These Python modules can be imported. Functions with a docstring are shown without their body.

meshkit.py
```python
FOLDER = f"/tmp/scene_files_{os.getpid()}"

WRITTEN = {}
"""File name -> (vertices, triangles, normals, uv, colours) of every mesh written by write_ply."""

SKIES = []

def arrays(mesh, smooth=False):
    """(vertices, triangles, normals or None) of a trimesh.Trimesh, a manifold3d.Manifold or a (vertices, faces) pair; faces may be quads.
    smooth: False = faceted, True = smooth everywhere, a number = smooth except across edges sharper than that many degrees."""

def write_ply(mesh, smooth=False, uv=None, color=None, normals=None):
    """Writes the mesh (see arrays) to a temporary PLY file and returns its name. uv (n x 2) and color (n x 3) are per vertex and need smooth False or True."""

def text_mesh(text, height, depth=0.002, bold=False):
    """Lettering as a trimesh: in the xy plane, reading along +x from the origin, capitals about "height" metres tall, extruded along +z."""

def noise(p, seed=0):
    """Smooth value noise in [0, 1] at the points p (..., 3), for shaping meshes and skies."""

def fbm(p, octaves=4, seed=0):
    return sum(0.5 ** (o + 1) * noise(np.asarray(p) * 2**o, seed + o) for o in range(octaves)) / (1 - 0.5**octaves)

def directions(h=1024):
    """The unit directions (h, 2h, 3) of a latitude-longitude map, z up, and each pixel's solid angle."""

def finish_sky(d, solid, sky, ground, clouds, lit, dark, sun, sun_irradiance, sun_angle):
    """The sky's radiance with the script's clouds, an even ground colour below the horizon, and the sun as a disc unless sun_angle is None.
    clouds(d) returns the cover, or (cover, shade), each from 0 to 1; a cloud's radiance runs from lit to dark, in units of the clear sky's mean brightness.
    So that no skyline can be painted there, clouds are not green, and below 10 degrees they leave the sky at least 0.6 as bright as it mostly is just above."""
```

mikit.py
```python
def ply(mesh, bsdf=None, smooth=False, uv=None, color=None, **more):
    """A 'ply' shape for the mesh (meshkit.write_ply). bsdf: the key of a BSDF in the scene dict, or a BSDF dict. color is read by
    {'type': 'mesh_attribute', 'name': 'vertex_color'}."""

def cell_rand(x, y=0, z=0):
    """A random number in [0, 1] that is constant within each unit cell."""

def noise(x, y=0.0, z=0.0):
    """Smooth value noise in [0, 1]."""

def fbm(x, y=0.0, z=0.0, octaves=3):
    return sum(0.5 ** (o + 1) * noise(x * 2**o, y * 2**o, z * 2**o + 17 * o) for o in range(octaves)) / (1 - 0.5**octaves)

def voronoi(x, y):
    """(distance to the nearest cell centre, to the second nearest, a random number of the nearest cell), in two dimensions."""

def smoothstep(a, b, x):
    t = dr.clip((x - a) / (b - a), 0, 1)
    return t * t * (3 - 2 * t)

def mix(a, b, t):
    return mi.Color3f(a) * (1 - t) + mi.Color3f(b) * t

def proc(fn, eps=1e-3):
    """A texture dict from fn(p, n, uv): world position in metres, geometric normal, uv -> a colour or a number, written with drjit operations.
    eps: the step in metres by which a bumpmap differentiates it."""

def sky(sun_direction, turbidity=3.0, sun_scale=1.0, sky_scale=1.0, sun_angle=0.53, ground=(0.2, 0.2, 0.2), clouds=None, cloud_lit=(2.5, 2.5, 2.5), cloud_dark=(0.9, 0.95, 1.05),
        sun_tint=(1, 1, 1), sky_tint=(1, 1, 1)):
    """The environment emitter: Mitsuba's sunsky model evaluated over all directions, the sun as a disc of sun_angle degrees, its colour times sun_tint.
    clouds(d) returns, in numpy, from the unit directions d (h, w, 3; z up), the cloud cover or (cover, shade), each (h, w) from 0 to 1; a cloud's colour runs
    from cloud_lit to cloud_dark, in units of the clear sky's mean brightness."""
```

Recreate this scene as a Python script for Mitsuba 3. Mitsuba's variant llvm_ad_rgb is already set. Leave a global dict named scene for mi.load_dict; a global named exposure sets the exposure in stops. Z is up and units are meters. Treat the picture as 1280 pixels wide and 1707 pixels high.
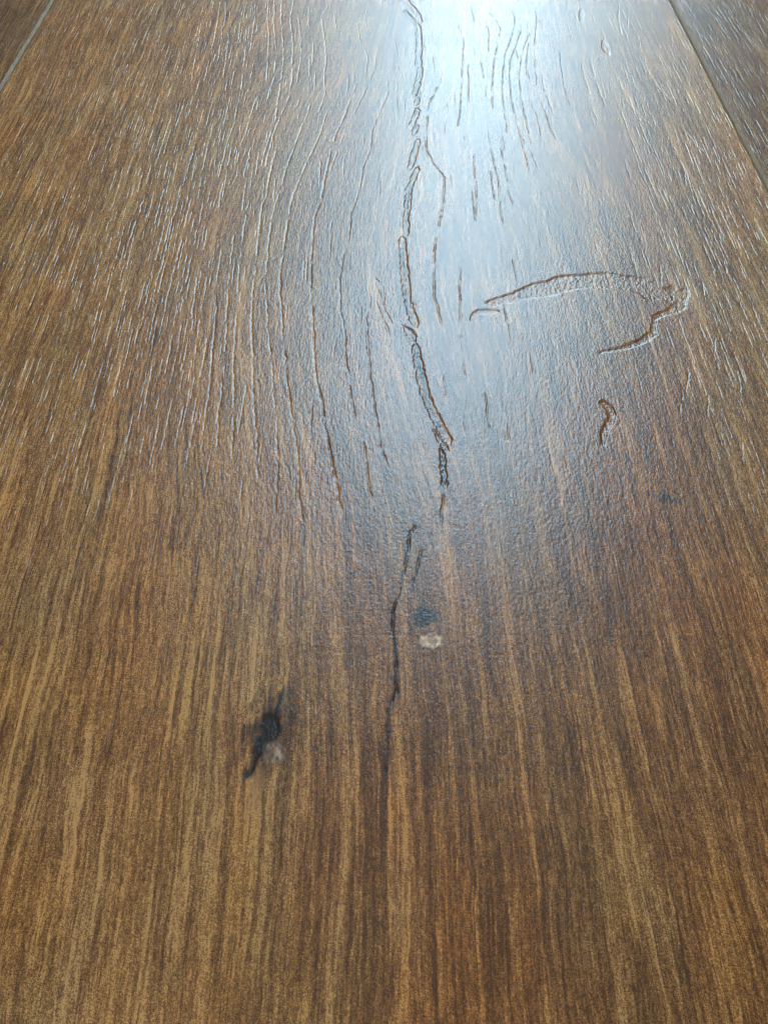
import math, numpy as np, mitsuba as mi, drjit as dr, mikit, meshkit, shapely
from scipy.spatial import cKDTree
from mikit import noise, fbm, cell_rand, smoothstep, mix, proc

# ---------------------------------------------------------------- camera, light, exposure
T = mi.ScalarTransform4f
TILT, HEIGHT = math.radians(54.25), 0.1157
scene, labels = {}, {}
scene['camera'] = {'type': 'perspective', 'fov': 53.06, 'fov_axis': 'x', 'near_clip': 0.005, 'far_clip': 50.0,
                   'to_world': T().look_at(origin=[0, 0, HEIGHT], target=[0, math.cos(TILT), HEIGHT - math.sin(TILT)], up=[0, 0, 1])}
exposure = 0.15
SKY_UP, PANE_BRIGHT, PANE_DIM = (7.0, 11.6, 15.2), (7.5, 11.0, 12.9), (1.7, 2.5, 3.1)     # pane radiances, set unequal to shape the glare on the floor
ROOM = (0.095, 0.088, 0.08)
FILL_LIGHT = (7.9, 5.9, 3.8)  # warm fill from a panel added overhead, behind the viewer
PANE_LIGHT = [PANE_DIM, PANE_BRIGHT, (2.1, 3.1, 3.8), SKY_UP, SKY_UP, SKY_UP]
scene['room_light'] = {'type': 'constant', 'radiance': {'type': 'rgb', 'value': list(ROOM)}}

WINDOW = (.165, 1.5, .20, .70, 1.78)         # x of the middle, y, sill height, width, height
FILL_AT = (-.6, -1.5, 2.5, .6)
GROOVE_DEPTH, GROOVE_WIDTH, CHANNEL_DEPTH, WALL, HOLLOW_DEPTH = .13, .25, .18, .16, .19
PORES = ((1.25, 16.0, .20, .110, .56, 11), (.9, 9.0, .17, .080, .50, 12))   # row spacing, dash length, width, depth, share, seed (mm)
PEEL, ROUGH, SPEC = .75, .36, 1.0
GROOVES = [  # (width, depth, x y x y ... in mm); the first three run on below the split
    (1.5, 1.0, [11.3,88,10.8,84,10.5,80]),
    (1.3, .9, [6.8,75.1,5.3,69.1,4.3,65.8]),
    (1.4, 1.0, [6.6,80.5,4.8,79,4.3,74.4,2.9,67.5,1.8,63.6,1.4,60.9,1.6,57.3,2,54.2,1.7,50.8,2,48.5,.8,45.5]),
    (1, 1, [24.6,289.4,26.6,281.1,25.8,267.6,24.1,249.8,22.5,228.8,21.2,220.3]),
    (1, 1, [26.7,260.2,26.1,246,25.2,234.2]),
    (1, 1, [34.4,291.2,35.4,282.9,34.1,268.9,32.8,263]),
    (1.2, 1, [36.4,298.4,38.7,290.8,39.5,284.3,37.5,272.8,35.2,261,33.9,249.8,32.8,239.2,32.2,225.7]),
    (1, 1, [30.1,218.6,30.1,210.2,30.3,203.1,30.8,194.7,30.3,181.6,30.2,172.4]),
    (1, 1, [44,300.8,45.3,295,44.5,287.5,42.1,276.7,39.4,266.8,38.2,258.9,36.9,249.8,35.9,237.4,35.6,224,35.3,217]),
    (1, 1, [32.8,210.2,33,201.6,33.2,193.3,33.2,186.2,33.8,181.6]),
    (1.2, 1, [46.4,284.3,43.7,272.8,40.7,263,39.3,249.8,38.5,239.2,38.7,224,39.1,215.7,39.4,207.4,39.7,197.4]),
    (1.2, 1, [49.3,282.9,46.4,272.8,44.7,265.9,42.4,251.4,41.6,239.2,41.6,227.5,41.6,216.3,41.8,211.8]),
    (1, 1, [41.3,208,41.8,201.6,42.8,196.8]),
    (1, 1, [48,274.9,46.3,264.7,45.1,256.9,44.7,246]),
    (1, 1, [44.2,235.6,45.1,227.5,45.1,215.7]),
    (1.1, 1, [53.1,299.9,52.4,289.8,49.8,274.9,48.2,258.9,47.2,245.2]),
    (1, 1, [47,239.2,47.9,228.8,48.3,219.3,49.3,213.4]),
    (1, 1, [49.6,253.3,49.1,242.6,49.8,234.2,50.1,227.5]),
    (1, 1, [57.6,270.6,56.4,257.3,55.6,246,55.8,233.1]),
    (1, 1, [63.6,267.6,62.7,252.6,62.7,238.1]),
    (1.2, 1, [66,260.2,65.9,247.9,66.2,233.1]),
    (1, 1, [62,231.7,62.6,224]),
    (1, 1, [82.8,263,83.4,254.1,84.2,245.2,86.7,234.9]),
    (1, 1, [73.3,235.6,74.9,228.8,78.1,220.3]),
    (1, 1, [73.3,252.6,73.1,239.2]),
    (1, 1, [82.9,303.3,80.7,293.1,79.7,281.1]),
    (1, 1, [85.2,298.9,82.7,286.1]),
    (1, 1, [90.1,307.8,88.9,300.3]),
    (1, 1, [85,281.1,84.2,271.9]),
    (1, 1, [86.8,218.6,88.1,211.2,89.8,207.1]),
    (1, 1, [89.9,201.3,89.7,194.7]),
    (1, 1, [81.9,198,79.8,186.8]),
    (1.5, 1.1, [18,250.6,15.8,242.6,13.3,234.5,12.3,221,11.8,209,13.5,201.6,16.2,195.3,16,190.4,15.5,182.1,14.1,174.7,13.6,169.9,12.8,166.6,12.2,159.2,11.7,151.6,11.7,144.8,12.3,141.4,12.9,134.6]),
    (1, 1, [24.8,193.3,24,181.6,23.2,174.2]),
    (1, 1, [18.6,155.9,17.7,147.4,17.6,136.6]),
    (1, 1, [25,206.8,24.5,193.3]),
    (1, 1, [-41.9,318.1,-41,307.8,-40.2,294.1,-38.3,278.9,-37.2,260.2,-36.3,247.9]),
    (1.1, 1, [-38.4,304.3,-37.2,285.2,-35.3,271.9,-34.2,249.8,-34.9,242.6,-35.1,236.7]),
    (1.2, 1, [-37.3,320.8,-36.3,307.8,-35.4,293.1,-32.2,264.7,-31.9,246,-31.9,233.1,-31.8,225,-33.2,209,-33.6,199.5]),
    (1.2, 1, [-32.3,318.1,-32,306.8,-32.4,295,-30,274.9,-28.6,249.8,-28.8,237.4,-30.2,228.8,-31.7,217,-32.1,208,-32.4,198.9]),
    (1, 1, [-29.6,296.5,-26.6,264.7,-27.1,246]),
    (1, 1, [-25.3,238.1,-26.8,228.1]),
    (1, 1, [-26.3,300.8,-25.4,285.2]),
    (1, 1, [-23.3,275.8,-22.8,258.9]),
    (1.1, 1, [-19.1,315.5,-19.5,305.3,-21.6,295,-19.7,276.7,-18.6,264.7,-18.6,251.4,-17.9,239.2,-19.4,228.8]),
    (1.2, 1, [-22.1,234.2,-22.3,229.9,-24.1,219.3,-25.2,210.2,-26.7,198.9,-27.3,191.3,-28.2,181.6,-28.7,176.5,-28.3,159.2,-28.1,152.7]),
    (1, 1, [-27.9,150.2,-27,142.8,-26.2,136.6,-25.3,129.5,-24.1,123.8,-23.3,115.3,-21.9,108.1,-21.1,99.7,-20.3,90.8,-20.1,82.7]),
    (1.3, 1.2, [-16.9,230.6,-18,219.3,-19.6,209.6,-21.2,202.2,-22.5,193.9,-23.8,187.3,-24.5,177.9,-24.6,165.9,-24.7,154.3,-24.2,145.8,-23.2,138.9,-22.5,131.8,-21.3,123.8,-20.4,117,-19.2,109.3,-18.1,103.9,-17.3,99.7,-16.5,93.8,-16.1,87.5,-14.9,81]),
    (1, 1, [-9.3,281.1,-6.7,271.9,-5.2,263.9,-5.8,253.3]),
    (1.4, 1.2, [-7.7,250.6,-10,237.4,-12.4,223.3,-13.9,217,-15,205.8,-16,193.3,-16.6,182.7,-17.7,177.9,-17.8,168.1,-17.4,151.6,-16.1,136.6,-15.1,125.1,-14.1,117.4,-12.6,110.1,-11.8,104.3,-10.9,99.7,-9.9,94.1,-8.8,88.2,-7.9,83.3]),
    (1, 1, [-2.9,265.9,-2.5,258.1,-5.7,242.6,-8.9,228.1]),
    (1, 1, [-11.5,216.3,-13.1,207.4,-14.7,197.4]),
    (1.2, 1, [1.5,242.6,-1.4,228.8,-3.5,218.6,-3.7,209,-5.9,198.9,-6.1,192.7,-7.2,184.9,-8.5,178.4,-8.5,168.1,-9.8,161.3,-10.5,151.6,-9.9,139.5,-8.6,132.8,-8.3,125.1,-7.1,114.4,-5.6,106.1,-4.1,101.6,-3.4,96.2,-2.5,86]),
    (1, 1, [-4,138.9,-3.7,131.8,-3.1,122.8,-2.8,118.3,-1.9,110.8,-1.2,104.7,-0.4,98,1.5,92,2.3,89.2]),
    (1, 1, [-35.3,184,-35.3,171.6,-34.8,156.4,-34,145.4]),
    (1.3, 1, [-30.2,209,-31,193.3,-30.9,184.9,-31.7,182.1,-31.3,165.9,-30.9,159.2,-30.5,143.3,-29.6,134.2,-28.3,123.8,-26.9,111.3,-25.2,101.3,-24.1,90.7]),
    (1.1, 1, [-57.9,307.8,-56.8,287.5,-56.2,268.9]),
    (1, 1, [-56.2,307.8,-54.6,293.1,-54.6,286.1,-53.1,261.8]),
    (1, 1, [-52,282.9,-50,249.8]),
    (1, 1, [-49.5,299.9,-48,272.8]),
    (1.1, 1, [-46.6,287.5,-45.1,267.6,-44.4,257.3,-43.7,242.6]),
    (1, 1, [-44.6,296.5,-43.5,268.9]),
    (1, 1, [-41.6,256.1,-41.5,240.7]),
    (1, 1, [-38.3,239.2,-39.3,227.5,-39.6,218.6,-40.5,209.6]),
    (1, 1, [-46.3,244.5,-46.5,230.6,-46.7,220.3]),
    (1.1, 1, [-43.9,234.2,-43.5,224,-44.3,213.4,-44.6,193.9]),
    (1, 1, [-62.5,290.8,-61.1,270.6,-60,250.6]),
    (1, 1, [-56,263,-55.8,246]),
    (1, 1, [-53.4,234.2,-53.7,218,-53.3,209.6,-53.6,193.3,-53.7,181.6]),
    (1, 1, [-54,177.1,-53.4,159.2,-53.5,150.5,-53.1,139.5]),
    (1, 1, [-60,238.1,-60.2,215.7]),
    (1, 1, [-62.4,227.5,-62.5,216.3,-62.7,197.4]),
    (1, 1, [-37.3,211.2,-37.8,193.3]),
    (1, 1, [-81.7,278.9,-81.7,251.4]),
    (1, 1, [-50.5,193.3,-50.4,184.9,-50.3,171.6]),
    (1, 1, [-50.2,168.1,-50.2,157.5,-50.2,151.6,-50,138.9]),
    (1, 1, [-47.2,174.2,-46.7,159.6,-46.5,149.6]),
    (1, 1, [-46.5,145.4,-46.2,138.5]),
    (1, 1, [-58.3,189.9,-58.1,172.4]),
    (1, 1, [-55.7,180.8,-55.3,165.4,-55.4,154.3,-55.3,144.8]),
    (1, 1, [-62.9,186,-63.2,158]),
    (1, 1, [-44.4,152.7,-43.4,136.6]),
    (1, 1, [-41.7,143.3,-41.3,132.8,-41,125.1]),
    (1, 1, [-38.5,142.8,-38.1,136.6,-37.2,123.8,-36.4,113.2,-36.3,105.8,-35.7,98]),
    (1, 1, [-36.9,154.3,-35.8,138.9,-34.2,123.8,-33.7,107.3,-32.8,98]),
    (1, 1, [-33.5,139.5,-32.5,123.8,-31.5,116.2,-30.4,105.5,-29.7,95.1]),
    (1, 1, [-37.5,169.4,-37.2,159.2]),
    (1, 1, [-43.1,193.3,-42.8,179.7]),
    (1, 1, [-42.1,152.7,-41.5,143.9]),
    (1, 1, [-43.4,123.8,-43.1,114.4]),
    (1, 1, [-38.2,110.8,-38.2,101.3,-38.4,93.8]),
    (1, 1, [-49.7,123.8,-49.2,108.4]),
    (1, 1, [84,170.4,83.3,163]),
    (1, 1, [65,120.1,62.9,113.9]),
    (1, 1, [62.3,113.9,60.2,107.9]),
    (1, 1, [75.5,121,74.3,113]),
    (1, 1, [68.2,116.5,65.6,106.3]),
    (1, 1, [71,100.7,69.8,95.3]),
    (1, 1, [73.5,131.4,71.8,125.6]),
    (1, 1, [82.6,159.4,81.6,152.5]),
    (1, 1, [66.6,157.1,65.1,148]),
    (1, 1, [75.1,150.2,74.2,143.7]),
    (0.8, 1, [-2.4,152.1,-0.4,149]),
    (0.8, 1, [-1.7,149.5,-1.4,146.4,-0.4,143.9,0.1,140.9,1.2,138,2.5,134.2,2.9,131.4]),
    (0.8, 1, [-2,143.4,-0.8,138.9,0.6,135.1,1.4,130.5,2,129.1]),
    (0.8, 1, [-3.1,143.9,-3,141.9]),
    (0.8, 1, [-3.9,138.9,-3.2,137,-1.3,136.5]),
    (0.8, 1, [-1,139.9,-0.4,136.1,0.7,132.3]),
    (0.8, 1, [-0.4,149.5,0.1,142.9]),
    (0.8, 1, [-4.4,133.7,-3.5,124.2]),
    (0.9, 1, [-15.5,305.5,-9.6,307.2,-12.9,303.1]),
    (0.9, 1, [6.1,253.4,8.7,249.7]),
    (0.9, 1, [13,275.8,13.2,269.7])]
SPLIT = [  # (half width in mm, x y x y ...)
    (0.83, [6.1,313.9,8.9,304.8,11.9,296,12.3,289.4]),
    (0.82, [6.7,299.9,9.5,293.1,11.6,286.6,11.5,272.8,10.9,257.3]),
    (0.75, [11.8,258.1,10.6,248.3,9.1,238.9]),
    (0.63, [10.6,238.5,9.3,233.4]),
    (0.71, [10.2,232.4,9,226.4,7.8,221.3]),
    (0.6, [9.8,222.7,8.3,216.7]),
    (0.67, [9.9,214.7,8.7,207.7,7,198.6]),
    (0.65, [9.4,200.4,7.7,193.3,6.7,189.9,6.1,180.8,5.5,174.7,5.7,168.4]),
    (0.76, [4.5,168.4,4.8,159.4,5.1,151.4,5.4,143.7,6.2,139.5,7.3,134.4]),
    (0.67, [4.4,134.8,5.6,133,6.9,129.5]),
    (0.8, [6.9,129.1,7.5,121.9,8.2,115.6,9.6,109.6,11,105.5,13.3,99.6]),
    (0.42, [9.8,103.7,11.3,100.5,12.7,98]),
    (0.52, [11.2,98.6,11.5,93.8,11.6,88.7])]
HOLLOWS = {
    'gouge': [23,142.9,26.8,145,30.1,146.4,32.8,148.4,35.6,150,38.2,150.6,41.5,152.6,44.4,153.1,47.2,153.2,50.6,153.7,53.9,154,56.5,152.9,59.3,152.5,62,151.9,63.5,150.4,64.4,148.1,66.5,148.1,68,149.5,69.1,148.2,71.2,147.5,71.1,145.7,70,143.6,69.2,140.8,67.1,139.3,64.9,138.6,62.9,137.7,61.7,137,60.8,134.5,60.7,131.8,58.9,130.1,56.5,128.7,53.2,127.1,50.1,126.6,47,125.9,46.6,126.4,50.2,127.3,53,128.5,56.4,130.4,59.3,133,60.4,135.8,61,138.3,62.6,139.4,65.4,140.8,66.2,142.4,64.5,144,62.6,143.8,60.4,144.1,59.5,146.4,57.8,147.3,53.8,147.9,48.8,148.2,45.5,147.8,42.6,146.8,39.6,145.4,35.9,144.8,30.3,143.3,25.6,141.7],
    'gouge2': [19.4,137.4,20.1,139.3,21.4,140.4,23.2,140.6,26.1,140.4,26.2,139.5,22.7,138.9,19.5,136.7],
    'notch': [44.4,111.3,45.4,111.9,46.4,110.9,47.2,109.8,47.3,107.6,46.5,105.5,44.9,103.3,43.6,99.5,42.8,99.5,43.5,103.3,45.6,107,45.7,108.9,45,110.5],
    'dimple': [72.1,275.8,73,276.8,73.8,273.8,73.7,267.7,73.1,265.6,71.9,267.7,71.4,271.7],
    'dimple2': [68.4,299.7,69.3,300.8,69.6,296.8,68.5,291.8,67.3,290.7,67.5,295.1],
    'knot': [-19.2,44,-17.5,44.3,-16.4,44.1,-16.2,42.3,-16.5,40.6,-17.8,39.9,-18.2,38.8,-19.1,37.5,-19.5,36.1,-20.2,34.5,-21.2,34.8,-20.3,37.1,-19.6,39.2,-19.7,42]}

# ---------------------------------------------------------------- materials (coordinates in mm below)
PI = math.pi


def polyx(y, pts):
    """x of a line through pts (x, y), y rising, by drjit."""
    x = mi.Float(pts[0][0])
    for (xa, ya), (xb, yb) in zip(pts, pts[1:]):
        x = x + (xb - xa) / (yb - ya) * dr.clip(y - ya, 0, yb - ya)
    return x


def bump1(v, w):
    return dr.exp(-dr.square(v / w))


def grain(x, y, seed):
    """across-grain coordinate: slow waves of the growth rings."""
    return x + 7 * (noise(x / 55 + seed, y / 110, seed) - .5) + 1.6 * (noise(x / 14, y / 45, seed + 3) - .5)


DARK, MID, LIGHT = (.082, .035, .0112), (.254, .1175, .036), (.56, .315, .112)
STREAKS = [  # printed figure: x, y ... of each streak, width, strength (light > 0)
    (((-7.1, 0), (-6.5, 18), (-4.5, 35), (-3, 46)), 1.1, .45), (((1.9, 0), (2.0, 18), (2.8, 36), (3.2, 50)), 1.0, .55),
    (((20, 0), (20.4, 22), (21.0, 60)), .8, .45), (((39.1, 20), (42.6, 43), (48, 71)), .8, .35), (((44, 0), (46, 26), (52, 60)), .9, .3),
    (((12.0, 20), (12.1, 43), (12.8, 62), (11.0, 80)), .6, .28), (((-26, 2), (-30, 30), (-36, 66)), 1.0, .25),
    (((-19.6, 6), (-19.4, 24), (-18.8, 35)), .9, .3), (((-40, 10), (-50, 52), (-66, 112)), 1.5, .3),
    (((0.1, 26), (0.2, 34), (.6, 45), (2.0, 48.5)), .45, -.6), (((13.6, 10), (13.0, 30), (13.6, 49)), .9, -.45), (((15.6, 0), (16.2, 36), (17.5, 70)), .6, -.35),
    (((-9.3, 0), (-8.8, 24), (-8.0, 40)), .7, -.5), (((-4.2, 0), (-3.2, 30), (-2.2, 52)), .5, -.35), (((28, 0), (28.6, 40), (33, 80)), .7, -.3),
    (((-15, 0), (-14.5, 30), (-14, 55)), .6, -.35), (((33, 0), (36, 30), (43, 75)), .8, -.3), (((6, 0), (6.6, 30), (7, 44)), .6, -.35),
]
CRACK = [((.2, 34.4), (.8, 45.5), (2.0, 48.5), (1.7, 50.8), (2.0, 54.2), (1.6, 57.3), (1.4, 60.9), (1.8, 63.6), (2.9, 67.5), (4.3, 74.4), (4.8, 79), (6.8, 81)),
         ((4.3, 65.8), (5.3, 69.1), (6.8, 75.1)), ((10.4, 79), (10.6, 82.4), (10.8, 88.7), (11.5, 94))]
RINGS = ((9, 0), (10, 60), (9.9, 83), (6.4, 104), (2.7, 125), (.6, 145), (0, 168), (1, 183), (3, 205), (6, 228), (10, 250), (14, 300))   # bow of the growth rings (x shift, y)
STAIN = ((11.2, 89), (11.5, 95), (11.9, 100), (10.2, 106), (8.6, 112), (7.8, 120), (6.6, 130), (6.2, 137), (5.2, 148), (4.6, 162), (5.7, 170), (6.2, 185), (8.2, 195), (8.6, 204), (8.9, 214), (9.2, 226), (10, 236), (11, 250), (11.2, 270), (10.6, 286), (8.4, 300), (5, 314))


def wood(seed, figure, tone):
    def fn(p, n, uv):
        x, y = p.x * 1000, p.y * 1000
        u = grain(x, y, seed) + .8 * (noise(x / 5, y / 11, seed + 12) - .5) + .30 * (noise(x / 2, y / 3.5, seed + 13) - .5)
        if figure:
            u = u - (polyx(y, RINGS) - 6) * smoothstep(-62, -26, x) * (1 - smoothstep(4, 34, x))
        band = fbm(u / 8, y / 190, seed + 1)
        pale = smoothstep(.60, .86, noise(u / 1.0, y / 24, seed + 2)) + .7 * smoothstep(.62, .85, noise(u / .55, y / 15, seed + 14))
        dark = smoothstep(.58, .84, noise(u / .85, y / 20, seed + 15)) + .6 * smoothstep(.6, .85, noise(u / .6, y / 11, seed + 16))
        fibre = noise(u / .38, y / 6, seed + 4)
        hair = noise(u / .17, y / 1.9, seed + 5)
        v = .515 + .20 * (band - .5) + .22 * pale - .10 * dark + .24 * (fibre - .5) + .36 * (hair - .5) + .20 * smoothstep(.66, .82, noise(u / .45, y / 17, seed + 17)) - .22 * smoothstep(.66, .82, noise(u / .36, y / 13, seed + 18))
        if figure:
            for pts, w, a in STREAKS:
                d = x - polyx(y, pts) + .7 * (noise(x / 3, y / 9, 40) - .5)
                gate = smoothstep(pts[0][1] - 12, pts[0][1] + 2, y) * (1 - smoothstep(pts[-1][1] - 3, pts[-1][1] + 14, y))
                v = v + a * .42 * bump1(d, w) * gate * (.45 + .9 * noise(x / 2, y / 14, 41))
        a, b = x * .83 + y * .56, y * .83 - x * .56
        speck = .6 * cell_rand(a / .15, b / .15, seed + 9) + .4 * noise(a / .12, b / .2, seed + 8)
        v = v + .85 * (speck - .5) + .30 * (noise(x / .3, y / .8, seed + 10) - .5)
        if figure:                                      # a band of darker, browner streaks the length of the board
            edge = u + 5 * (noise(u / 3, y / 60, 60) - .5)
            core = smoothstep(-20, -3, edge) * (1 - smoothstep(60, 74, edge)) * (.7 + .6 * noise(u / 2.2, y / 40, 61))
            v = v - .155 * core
        c = dr.select(v < .5, mix(DARK, MID, dr.clip(v * 2, 0, 1)), mix(MID, LIGHT, dr.clip(v * 2 - 1, 0, 1)))
        # the print drifts from reddish to olive
        hue = fbm(u / 11, y / 42, seed + 6) - .5
        hue2 = noise(u / 5, y / 16, seed + 7) - .5
        c = c * mi.Color3f(1 + .24 * hue + .12 * hue2, 1 - .10 * hue, 1 - .3 * hue - .3 * hue2)
        if figure:
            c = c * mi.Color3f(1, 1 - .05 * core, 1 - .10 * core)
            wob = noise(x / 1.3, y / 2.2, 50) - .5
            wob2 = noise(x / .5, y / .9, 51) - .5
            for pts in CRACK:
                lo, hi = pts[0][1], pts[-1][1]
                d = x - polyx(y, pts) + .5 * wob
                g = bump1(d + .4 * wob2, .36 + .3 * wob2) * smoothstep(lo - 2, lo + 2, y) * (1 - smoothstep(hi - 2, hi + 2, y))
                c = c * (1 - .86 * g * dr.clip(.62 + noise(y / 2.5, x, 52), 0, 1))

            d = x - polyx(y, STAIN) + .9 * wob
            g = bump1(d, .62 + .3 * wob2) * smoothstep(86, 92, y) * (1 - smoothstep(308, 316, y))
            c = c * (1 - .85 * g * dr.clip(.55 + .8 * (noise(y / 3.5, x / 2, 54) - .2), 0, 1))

            def spot(cx, cy, rx, ry, soft, turn=0.0):
                dx, dy = x - cx, y - cy
                a, b = dx * math.cos(turn) + dy * math.sin(turn), dy * math.cos(turn) - dx * math.sin(turn)
                r = dr.sqrt(dr.square(a / rx) + dr.square(b / ry)) + .7 * wob + .5 * wob2 + .35 * (fibre - .5)
                return 1 - smoothstep(1 - soft, 1 + soft, r)
            ink = mi.Color3f(.010, .0065, .0045)
            for s in (spot(-17.6, 42.1, 1.75, 2.5, .35, -.15), spot(-19.0, 38.6, .8, 2.6, .5, -.25), spot(-20.3, 35.2, .8, 1.8, .6, -.3), spot(-16.4, 46.6, .3, 2.4, .6, -.2)):
                c = c * (1 - .93 * s) + ink * .93 * s
            s = spot(-17.6, 41.4, 3.9, 5.6, .45, -.25); c = c * (1 - s) + c * mi.Color3f(.36, .29, .23) * s
            s = spot(-16.6, 38.2, 1.25, 1.5, .6); c = c * (1 - .7 * s) + mi.Color3f(.24, .185, .145) * (.7 * s * (.25 + 1.5 * noise(x / .35, y / .5, 53) * noise(x / .9, y / 1.1, 56)* 2))
            s = spot(-19.0, 32.0, .8, 3.4, .5, -.2); c = c * (1 - .5 * s) + mi.Color3f(.33, .19, .09) * .5 * s
            s = spot(-15.2, 46.5, 1.1, 3.2, .6); c = c * (1 - .4 * s) + mi.Color3f(.045, .045, .03) * .4 * s
            s = spot(6.9, 61.4, 2.1, 1.8, .35); c = c * (1 - .9 * s) + mi.Color3f(.016, .011, .008) * .9 * s
            s = spot(8.1, 57.0, 2.3, 1.9, .3); c = c * (1 - .6 * s) + mi.Color3f(.05, .022, .009) * .6 * s
            s = spot(8.1, 57.0, 1.9, 1.5, .25); s2 = spot(8.1, 57.0, 1.0, .7, .4); s3 = spot(8.1, 58.3, 1.5, .5, .4)
            c = c * (1 - .85 * s) + mi.Color3f(.72, .53, .33) * (.85 * s * (.55 + .9 * noise(x / .4, y / .5, 57)))
            c = c * (1 - .7 * s2) + mi.Color3f(.17, .115, .06) * .7 * s2
            c = c * (1 - .6 * s3) + mi.Color3f(.13, .025, .015) * .6 * s3
            s = spot(52.8, 86.6, 2.3, 1.1, .5, -.4); c = c * (1 - .75 * s) + mi.Color3f(.035, .025, .018) * .75 * s
        return c * tone
    return fn


def peel(seed):
    """the fine orange peel of the wear layer, in metres."""
    def fn(p, n, uv):
        x, y = p.x * 1000, p.y * 1000
        return .001 * PEEL * (.030 * noise(x / .36, y / .45, seed) + .014 * noise(x / .17, y / .2, seed + 1) + .020 * noise(grain(x, y, seed) / .22, y / 2.6, seed + 2))
    return fn


def laminate(key, seed, kind, tone=1.0):
    scene[key] = {'type': 'bumpmap', 'texture': proc(peel(seed), eps=3e-5), 'scale': 1.0,
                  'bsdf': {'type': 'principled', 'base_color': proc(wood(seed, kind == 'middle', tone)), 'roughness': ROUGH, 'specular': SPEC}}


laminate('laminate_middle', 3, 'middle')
laminate('laminate_side', 8, 'side', .62)


def bevel_paint(p, n, uv):
    x, y = p.x * 1000, p.y * 1000
    return mix((.17, .11, .05), (.31, .22, .12), fbm(x / .5, y / 3.0, 5)) * (.75 + .5 * cell_rand(x / .3, y / .4, 6))


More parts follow.
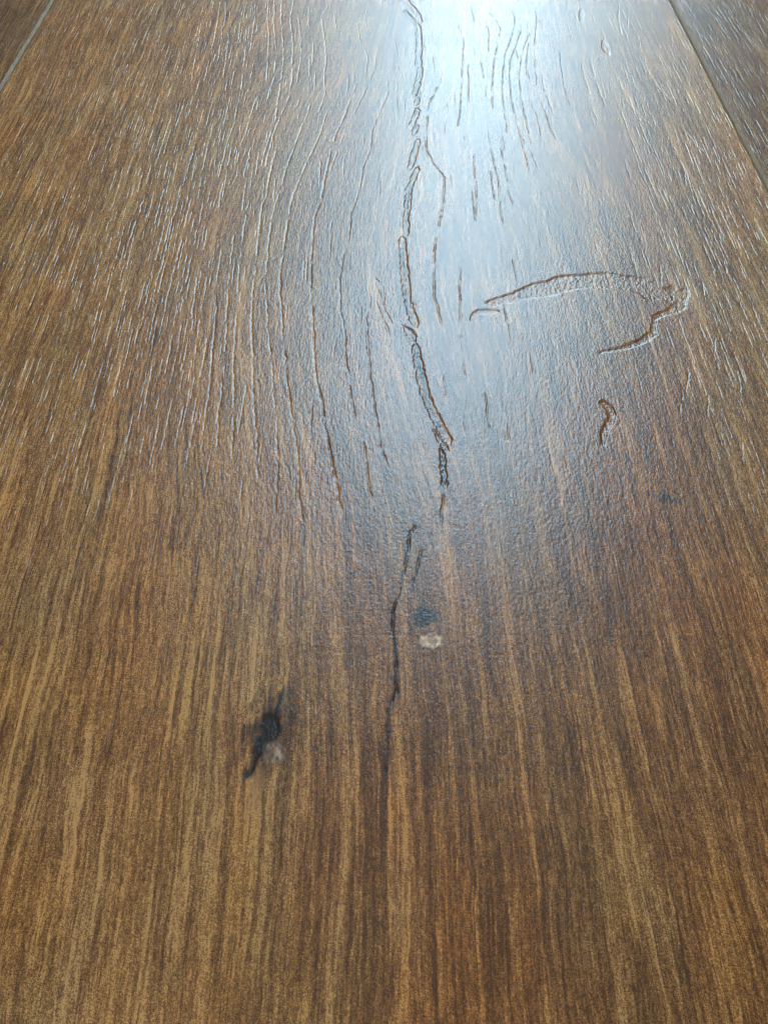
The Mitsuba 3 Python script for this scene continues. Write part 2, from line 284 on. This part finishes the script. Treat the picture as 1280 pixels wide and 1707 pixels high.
scene['bevel_paint'] = {'type': 'principled', 'base_color': proc(bevel_paint), 'roughness': .6, 'specular': .4}
scene['board_core'] = {'type': 'diffuse', 'reflectance': proc(lambda p, n, uv: mix((.16, .10, .06), (.25, .17, .10), noise(p.x * 900, p.y * 900, p.z * 900)))}
scene['screed'] = {'type': 'diffuse', 'reflectance': proc(lambda p, n, uv: mix((.25, .24, .23), (.36, .35, .33), fbm(p.x * 40, p.y * 40, 1)))}
scene['white_paint'] = {'type': 'principled', 'base_color': {'type': 'rgb', 'value': [.75, .75, .73]}, 'roughness': .4}
scene['black_face'] = {'type': 'diffuse', 'reflectance': {'type': 'rgb', 'value': [.4, .4, .4]}}

# ---------------------------------------------------------------- geometry helpers


def box(x0, x1, y0, y1, z0, z1):
    import trimesh
    m = trimesh.creation.box((x1 - x0, y1 - y0, z1 - z0))
    m.apply_translation(((x0 + x1) / 2, (y0 + y1) / 2, (z0 + z1) / 2))
    return m


def sheet(key, v, f, nrm, bsdf):
    used, inv = np.unique(f.ravel(), return_inverse=True)
    path = meshkit.write_ply((v[used], inv.reshape(-1, 3)), False, v[used][:, :2], normals=nrm[used])
    scene[key] = {'type': 'ply', 'filename': path, 'face_normals': False, 'bsdf': {'type': 'ref', 'id': bsdf}}


def rough(x, y, seed, n=4096):
    """cheap smooth noise in numpy, 0..1, for the relief of grooves."""
    tab = np.random.default_rng(seed).random(n)
    i, j = np.floor(x).astype(int), np.floor(y).astype(int)
    a, b = x - i, y - j
    a, b = a * a * (3 - 2 * a), b * b * (3 - 2 * b)
    g = lambda p, q: tab[(p * 73 + q * 1931) % n]
    return (g(i, j) * (1 - a) + g(i + 1, j) * a) * (1 - b) + (g(i, j + 1) * (1 - a) + g(i + 1, j + 1) * a) * b


def dense(pts, step):
    p = np.asarray(pts, float).reshape(-1, 2)
    s = np.r_[0, np.cumsum(np.hypot(*np.diff(p, axis=0).T))]
    t = np.linspace(0, s[-1], max(2, int(s[-1] / step)))
    k = 0.15 * s[-1] / max(1, len(p) - 1)
    q = np.c_[np.interp(t, s, p[:, 0]), np.interp(t, s, p[:, 1])]
    n = max(1, int(k / step))
    if n > 1 and len(q) > 4 * n:                      # soften the corners of the tracing
        pad = np.r_[np.repeat(q[:1], n, 0), q, np.repeat(q[-1:], n, 0)]
        q = np.c_[[np.convolve(pad[:, c], np.ones(2 * n + 1) / (2 * n + 1), 'valid') for c in (0, 1)]].T
    return q, t


def step(e0, e1, x):
    t = np.clip((x - e0) / (e1 - e0), 0, 1)
    return t * t * (3 - 2 * t)


def hashed(*k):
    h = np.zeros(np.broadcast(*k).shape, np.uint32)
    for a in k:
        h = (h ^ (np.asarray(a).astype(np.int64) & 0xFFFFFFFF).astype(np.uint32)) * np.uint32(0x9E3779B1)
        h ^= h >> np.uint32(15)
    h = h * np.uint32(0x85EBCA6B)
    return ((h ^ (h >> np.uint32(13))) & np.uint32(0xFFFFFF)) / 16777216.0


def pores(x, y, seed, chance):
    """short open pores along the grain, in mm: rows across the board, each row cut into dashes."""
    u = x + 7 * (rough(x / 55 + seed, y / 110, seed) - .5) + 1.6 * (rough(x / 14, y / 45, seed + 3) - .5)
    h = np.zeros_like(x)
    for spacing, length, width, depth, share, sd in PORES:
        row = np.floor(u / spacing).astype(int)
        t = y / length + hashed(row, seed, sd) * 40
        seg = np.floor(t).astype(int)
        t = t - seg
        off = (.5 + .5 * (hashed(row, seg, sd + 5) - .5)) * spacing + .14 * (rough(y / 1.3, row * 7.0, 23) - .5)
        e = hashed(row, seg, sd + 6) * .4
        along = step(e, e + .06, t) * (1 - step(.88 - e * .7, .97 - e * .7, t))
        prof = depth * (.4 + .9 * rough(y / .9, row * 3.0, 24)) * along * vee(np.abs(u - row * spacing - off) / width)
        h = np.maximum(h, np.where(hashed(row, seg, sd + seed) < share * chance, prof, 0))
    return -h


def skin(x, y, seed):
    """orange peel in mm."""
    return PEEL * (.050 * rough(x / .26, y / .45, seed) + .014 * rough(x / .55, y / 1.0, seed + 1) + .014 * rough(x / 1.1, y / 2.2, seed + 2))


def vee(r):
    """a V with a softened lip."""
    return np.clip(1 - r, 0, 1) ** 1.15


BEVEL, DROP, THICK = .0010, .0005, .008


def plank(key, x0, x1, y0, y1, xs, ys, z, bsdf, cut=()):
    """one board: stamped top, bevelled long edges, core. cut = (name, mask of the grid's vertices)."""
    gx, gy = np.meshgrid(xs, ys)
    v = np.c_[gx.ravel(), gy.ravel(), z.ravel()]
    zy, zx = np.gradient(z, ys, xs) if z.any() else (np.zeros_like(z), np.zeros_like(z))
    nrm = np.c_[-zx.ravel(), -zy.ravel(), np.ones(z.size)]
    nrm /= np.linalg.norm(nrm, axis=1, keepdims=True)
    i = (np.arange(len(ys) - 1)[:, None] * len(xs) + np.arange(len(xs) - 1)).ravel()
    quads = np.c_[i, i + 1, i + 1 + len(xs), i + len(xs)]
    left = np.ones(len(quads), bool)
    for name, mask in cut:
        m = left & (mask.ravel()[quads].sum(1) >= 2)
        left &= ~m
        q = quads[m]
        sheet(key + '__' + name, v, np.vstack([q[:, [0, 1, 2]], q[:, [0, 2, 3]]]), nrm, bsdf)
    q = quads[left]
    sheet(key, v, np.vstack([q[:, [0, 1, 2]], q[:, [0, 2, 3]]]), nrm, bsdf)
    yy = np.linspace(y0, y1, 400)
    for k, (xa, xb, s) in enumerate(((x0, x0 + BEVEL, -1), (x1 - BEVEL, x1, 1))):
        # rolled edge: five strips from the top down to the groove's foot
        t = np.linspace(0, 1, 6)
        px = (xb - t * BEVEL) if s < 0 else (xa + t * BEVEL)
        pz = -DROP * (t ** 1.25)
        wav = (rough(yy * 900, yy * 0, 7 + k) - .5) * .00012
        V = np.stack([np.broadcast_to(px, (400, 6)) + wav[:, None] * t, np.broadcast_to(yy[:, None], (400, 6)), np.broadcast_to(pz, (400, 6))], -1).reshape(-1, 3)
        j = (np.arange(399)[:, None] * 6 + np.arange(5)).ravel()
        Q = np.c_[j, j + 1, j + 7, j + 6]
        if s < 0:
            Q = Q[:, ::-1]
        scene[f'{key}__bevel' + ('' if k == 0 else '_001')] = mikit.ply((V, Q), 'bevel_paint', True)
    scene[f'{key}__core'] = mikit.ply(box(x0 + .0002, x1 - .0002, y0, y1, -THICK, -DROP - .0003), 'board_core')


# ---------------------------------------------------------------- the floor
XL, XR = -0.11774, 0.10226
scene['subfloor'] = mikit.ply(box(-1.5, 1.5, -1.2, 1.8, -.06, -THICK - .0005), 'screed')
labels['subfloor'] = {'kind': 'structure'}
labels['floor'] = {'kind': 'structure'}

xs = np.linspace(XL + BEVEL, XR - BEVEL, 1670)
ys = np.r_[np.linspace(-.45, -.006, 12), np.arange(-.004, .030, .0012), np.arange(.0305, .066, .0006), np.arange(.067, .075, .001), np.arange(.0755, .335, .00042), np.linspace(.34, .75, 14)]
gx, gy = np.meshgrid(xs * 1000, ys * 1000)
Z = np.zeros_like(gx)
flat = np.c_[gx.ravel(), gy.ravel()]

# grooves of the growth rings: a row of small stamped beads, each with its own depth
P, S = [], []
for k, (w, d, pts) in enumerate(GROOVES):
    q, t = dense(pts, .08)
    wob = .22 * (rough(t / 2.1, t * 0 + k, 31) - .5) + .24 * (rough(t / .6, t * 0 + k, 32) - .5)
    q = q + np.c_[wob, wob * .2]
    tap = np.minimum(1, np.minimum(t + .4, t[-1] - t + .4) / 1.6)
    dep = d * tap * (.3 + 1.0 * rough(t / .9, t * 0 + k, 33)) * step(.12, .3, rough(t / 2.6, t * 0 + k, 34))
    P.append(q); S.append(np.c_[w * (.8 + .45 * rough(t / 1.9, t * 0 + k, 35)), dep])
P, S = np.vstack(P), np.vstack(S)
near = (gy.ravel() > 30) & (gy.ravel() < 330)
idx = np.flatnonzero(near)
dist, who = cKDTree(P).query(flat[idx], k=6, distance_upper_bound=1.2)
ok = np.isfinite(dist)
who = np.where(ok, who, 0)
prof = np.where(ok, -GROOVE_DEPTH * S[who, 1] * vee(dist / (GROOVE_WIDTH * S[who, 0])), 0).min(1)
Z.ravel()[idx] = prof

# the long split: flat-bottomed channels with a torn floor
torn = .5 * rough(gx / .5, gy / .6, 61) + .5 * rough(gx / .25, gy / .3, 62)
split = np.zeros_like(gx, bool)
for k, (hw, pts) in enumerate(SPLIT):
    q, t = dense(pts, .1)
    lo, hi = q.min(0) - 3, q.max(0) + 3
    sel = np.flatnonzero(near & (flat[:, 0] > lo[0]) & (flat[:, 0] < hi[0]) & (flat[:, 1] > lo[1]) & (flat[:, 1] < hi[1]))
    dd, ww = cKDTree(q).query(flat[sel])
    width = 1.2 * hw * np.minimum(1, (np.minimum(t, t[-1] - t)[ww] + .6) / 2.2) * (.85 + .3 * rough(t[ww] / 1.5, t[ww] * 0 + k, 63)) + .40 * (rough(flat[sel, 0] / .6, flat[sel, 1] / .9, 64) - .5) + .25 * (rough(flat[sel, 0] / .3, flat[sel, 1] / .5, 65) - .5)
    prof = -CHANNEL_DEPTH * (1 - step(width - WALL, width + WALL, dd)) * (.40 + 1.0 * torn.ravel()[sel])
    Z.ravel()[sel] = np.minimum(Z.ravel()[sel], prof)
    split.ravel()[sel] |= dd < width + .2

# the knot's hollows
masks = {}
for name, pts in HOLLOWS.items():
    poly = shapely.Polygon(np.asarray(pts).reshape(-1, 2)).buffer(0)
    lo, hi = np.array(poly.bounds[:2]) - 2, np.array(poly.bounds[2:]) + 2
    sel = np.flatnonzero((flat[:, 0] > lo[0]) & (flat[:, 0] < hi[0]) & (flat[:, 1] > lo[1]) & (flat[:, 1] < hi[1]))
    p = shapely.points(flat[sel] + .25 * (np.c_[rough(flat[sel, 0] / .8, flat[sel, 1] / .8, 71), rough(flat[sel, 0] / .8, flat[sel, 1] / .8, 72)] - .5))
    sd = shapely.distance(poly.boundary, p) * np.where(shapely.contains(poly, p), 1, -1)
    deep = {'gouge': 1.0, 'gouge2': .9, 'notch': 1.2, 'dimple': .9, 'dimple2': .7, 'knot': .5}[name]
    prof = -HOLLOW_DEPTH * deep * step(-.24, .26, sd) * (.50 + .85 * torn.ravel()[sel])
    Z.ravel()[sel] = np.minimum(Z.ravel()[sel], prof)
    m = np.zeros_like(gx, bool)
    m.ravel()[sel] = sd > -.2
    masks[name] = m
ring = ((gx - 8.1) / 2.1) ** 2 + ((gy - 57) / 1.7) ** 2 < 1
side = .07 + 1.1 * step(-27, -52, gx) + .75 * step(56, 76, gx)
chance = side * (.35 + .9 * rough(gx / 14, gy / 22, 21)) * np.maximum(step(70, 125, gy + .25 * np.abs(gx)), .07 * step(20, 40, gy))
Z = np.minimum(Z, pores(gx, gy, 3, chance)) + skin(gx, gy, 90)
Z += .014 * (rough(gx / 9, gy / 30, 81) - .5) + .006 * (rough(gx / 2.3, gy / 14, 82) - .5)      # the board is not quite flat
plank('floor__plank', XL, XR, -.45, .75, xs, ys, Z / 1000, 'laminate_middle',
      (('crack', split), ('gouge', masks['gouge'] | masks['gouge2']), ('notch', masks['notch']), ('dimple', masks['dimple']), ('dimple_001', masks['dimple2']), ('knot', masks['knot']), ('knot_001', ring)))
labels['floor__plank'] = {'label': 'wide brown wood plank in the middle, with wavy grooves and a long split'}
labels['floor__plank__crack'] = {'label': 'long jagged split running down the middle of the plank'}
labels['floor__plank__gouge'] = {'label': 'leaf-shaped hollow with a curled tail, right of the split'}
labels['floor__plank__notch'] = {'label': 'short bright-edged notch below the leaf-shaped hollow'}
labels['floor__plank__knot'] = {'label': 'black knot low in the brown wood'}
labels['floor__plank__knot_001'] = {'label': 'small pale ringed knot below the end of the split'}

for key, a, b, y0, y1, text in (('floor__plank_001', XL - .2201, XL - .0001, -.9, .45, 'plank beyond the pale seam at the top left corner'),
                                ('floor__plank_002', XR + .0001, XR + .2201, -.2, 1.1, 'darker plank with short bright pores at the right edge, beyond the seam')):
    xa, xb, ya, yb = (XL - .03, XL - BEVEL, .24, .33) if a < XL else (XR + BEVEL, XR + .055, .13, .33)
    sx = np.unique(np.r_[np.linspace(a + BEVEL, b - BEVEL, 40), np.linspace(xa, xb, int((xb - xa) / .00016))])
    sy = np.unique(np.r_[np.linspace(y0, y1, 60), np.arange(ya, yb, .0005)])
    X, Y = np.meshgrid(sx * 1000, sy * 1000)
    plank(key, a, b, y0, y1, sx, sy, .001 * (pores(X, Y, 8, .55 + .8 * rough(X / 9, Y / 25, 22)) + skin(X, Y, 95) + .02 * (rough(X / 9, Y / 30, 83) - .5)), 'laminate_side')
    labels[key] = {'label': text}

# ---------------------------------------------------------------- the window that the floor mirrors, and an added fill panel, unseen behind the viewer
WX, WY, WZ, WW, WH = WINDOW


def emit(m, rgb, bsdf='black_face'):
    return {**mikit.ply(m, bsdf), 'emitter': {'type': 'area', 'radiance': {'type': 'rgb', 'value': list(rgb)}}}


def pane(x0, x1, z0, z1):
    v = np.array([[x0, WY, z0], [x0, WY, z1], [x1, WY, z1], [x1, WY, z0]])
    return (v, np.array([[0, 3, 2, 1]]))


labels['window'] = {'label': 'white framed daylight window mirrored as the cool glare on the floor', 'category': 'window'}
for n in range(6):     # two rows of three: sky above; lower middle set bright, its sides dim, to narrow the glare
    a, b = n % 3, n // 3
    key = 'window__pane' + (f'_{n:03d}' if n else '')
    scene[key] = emit(pane(WX - WW / 2 + a * WW / 3 + .02, WX - WW / 2 + (a + 1) * WW / 3 - .02, WZ + b * WH / 2 + .02, WZ + (b + 1) * WH / 2 - .02), PANE_LIGHT[n])
for k, (x0, x1, z0, z1) in enumerate(((WX - WW / 2 - .06, WX - WW / 2 + .03, WZ - .06, WZ + WH + .06), (WX + WW / 2 - .03, WX + WW / 2 + .06, WZ - .06, WZ + WH + .06), (WX - WW / 6 - .015, WX - WW / 6 + .015, WZ + .03, WZ + WH - .03), (WX + WW / 6 - .015, WX + WW / 6 + .015, WZ + .03, WZ + WH - .03),
                                      (WX - WW / 2 + .03, WX + WW / 2 - .03, WZ - .06, WZ + .03), (WX - WW / 2 + .03, WX + WW / 2 - .03, WZ + WH - .03, WZ + WH + .06))):
    scene['window__frame' + (f'_{k:03d}' if k else '')] = mikit.ply(box(x0, x1, WY - .02, WY + .05, z0, z1), 'white_paint')

lx, ly, lz, lw = FILL_AT
labels['fill_panel'] = {'label': 'added square fill light, unseen behind the viewer, lighting the brown wood', 'category': 'lamp'}
scene['fill_panel__diffuser'] = emit((np.array([[lx - lw, ly - lw, lz], [lx + lw, ly - lw, lz], [lx + lw, ly + lw, lz], [lx - lw, ly + lw, lz]]), np.array([[0, 3, 2, 1]])), FILL_LIGHT)
scene['fill_panel__housing'] = mikit.ply(box(lx - lw - .03, lx + lw + .03, ly - lw - .03, ly + lw + .03, lz + .004, lz + .06), 'white_paint')
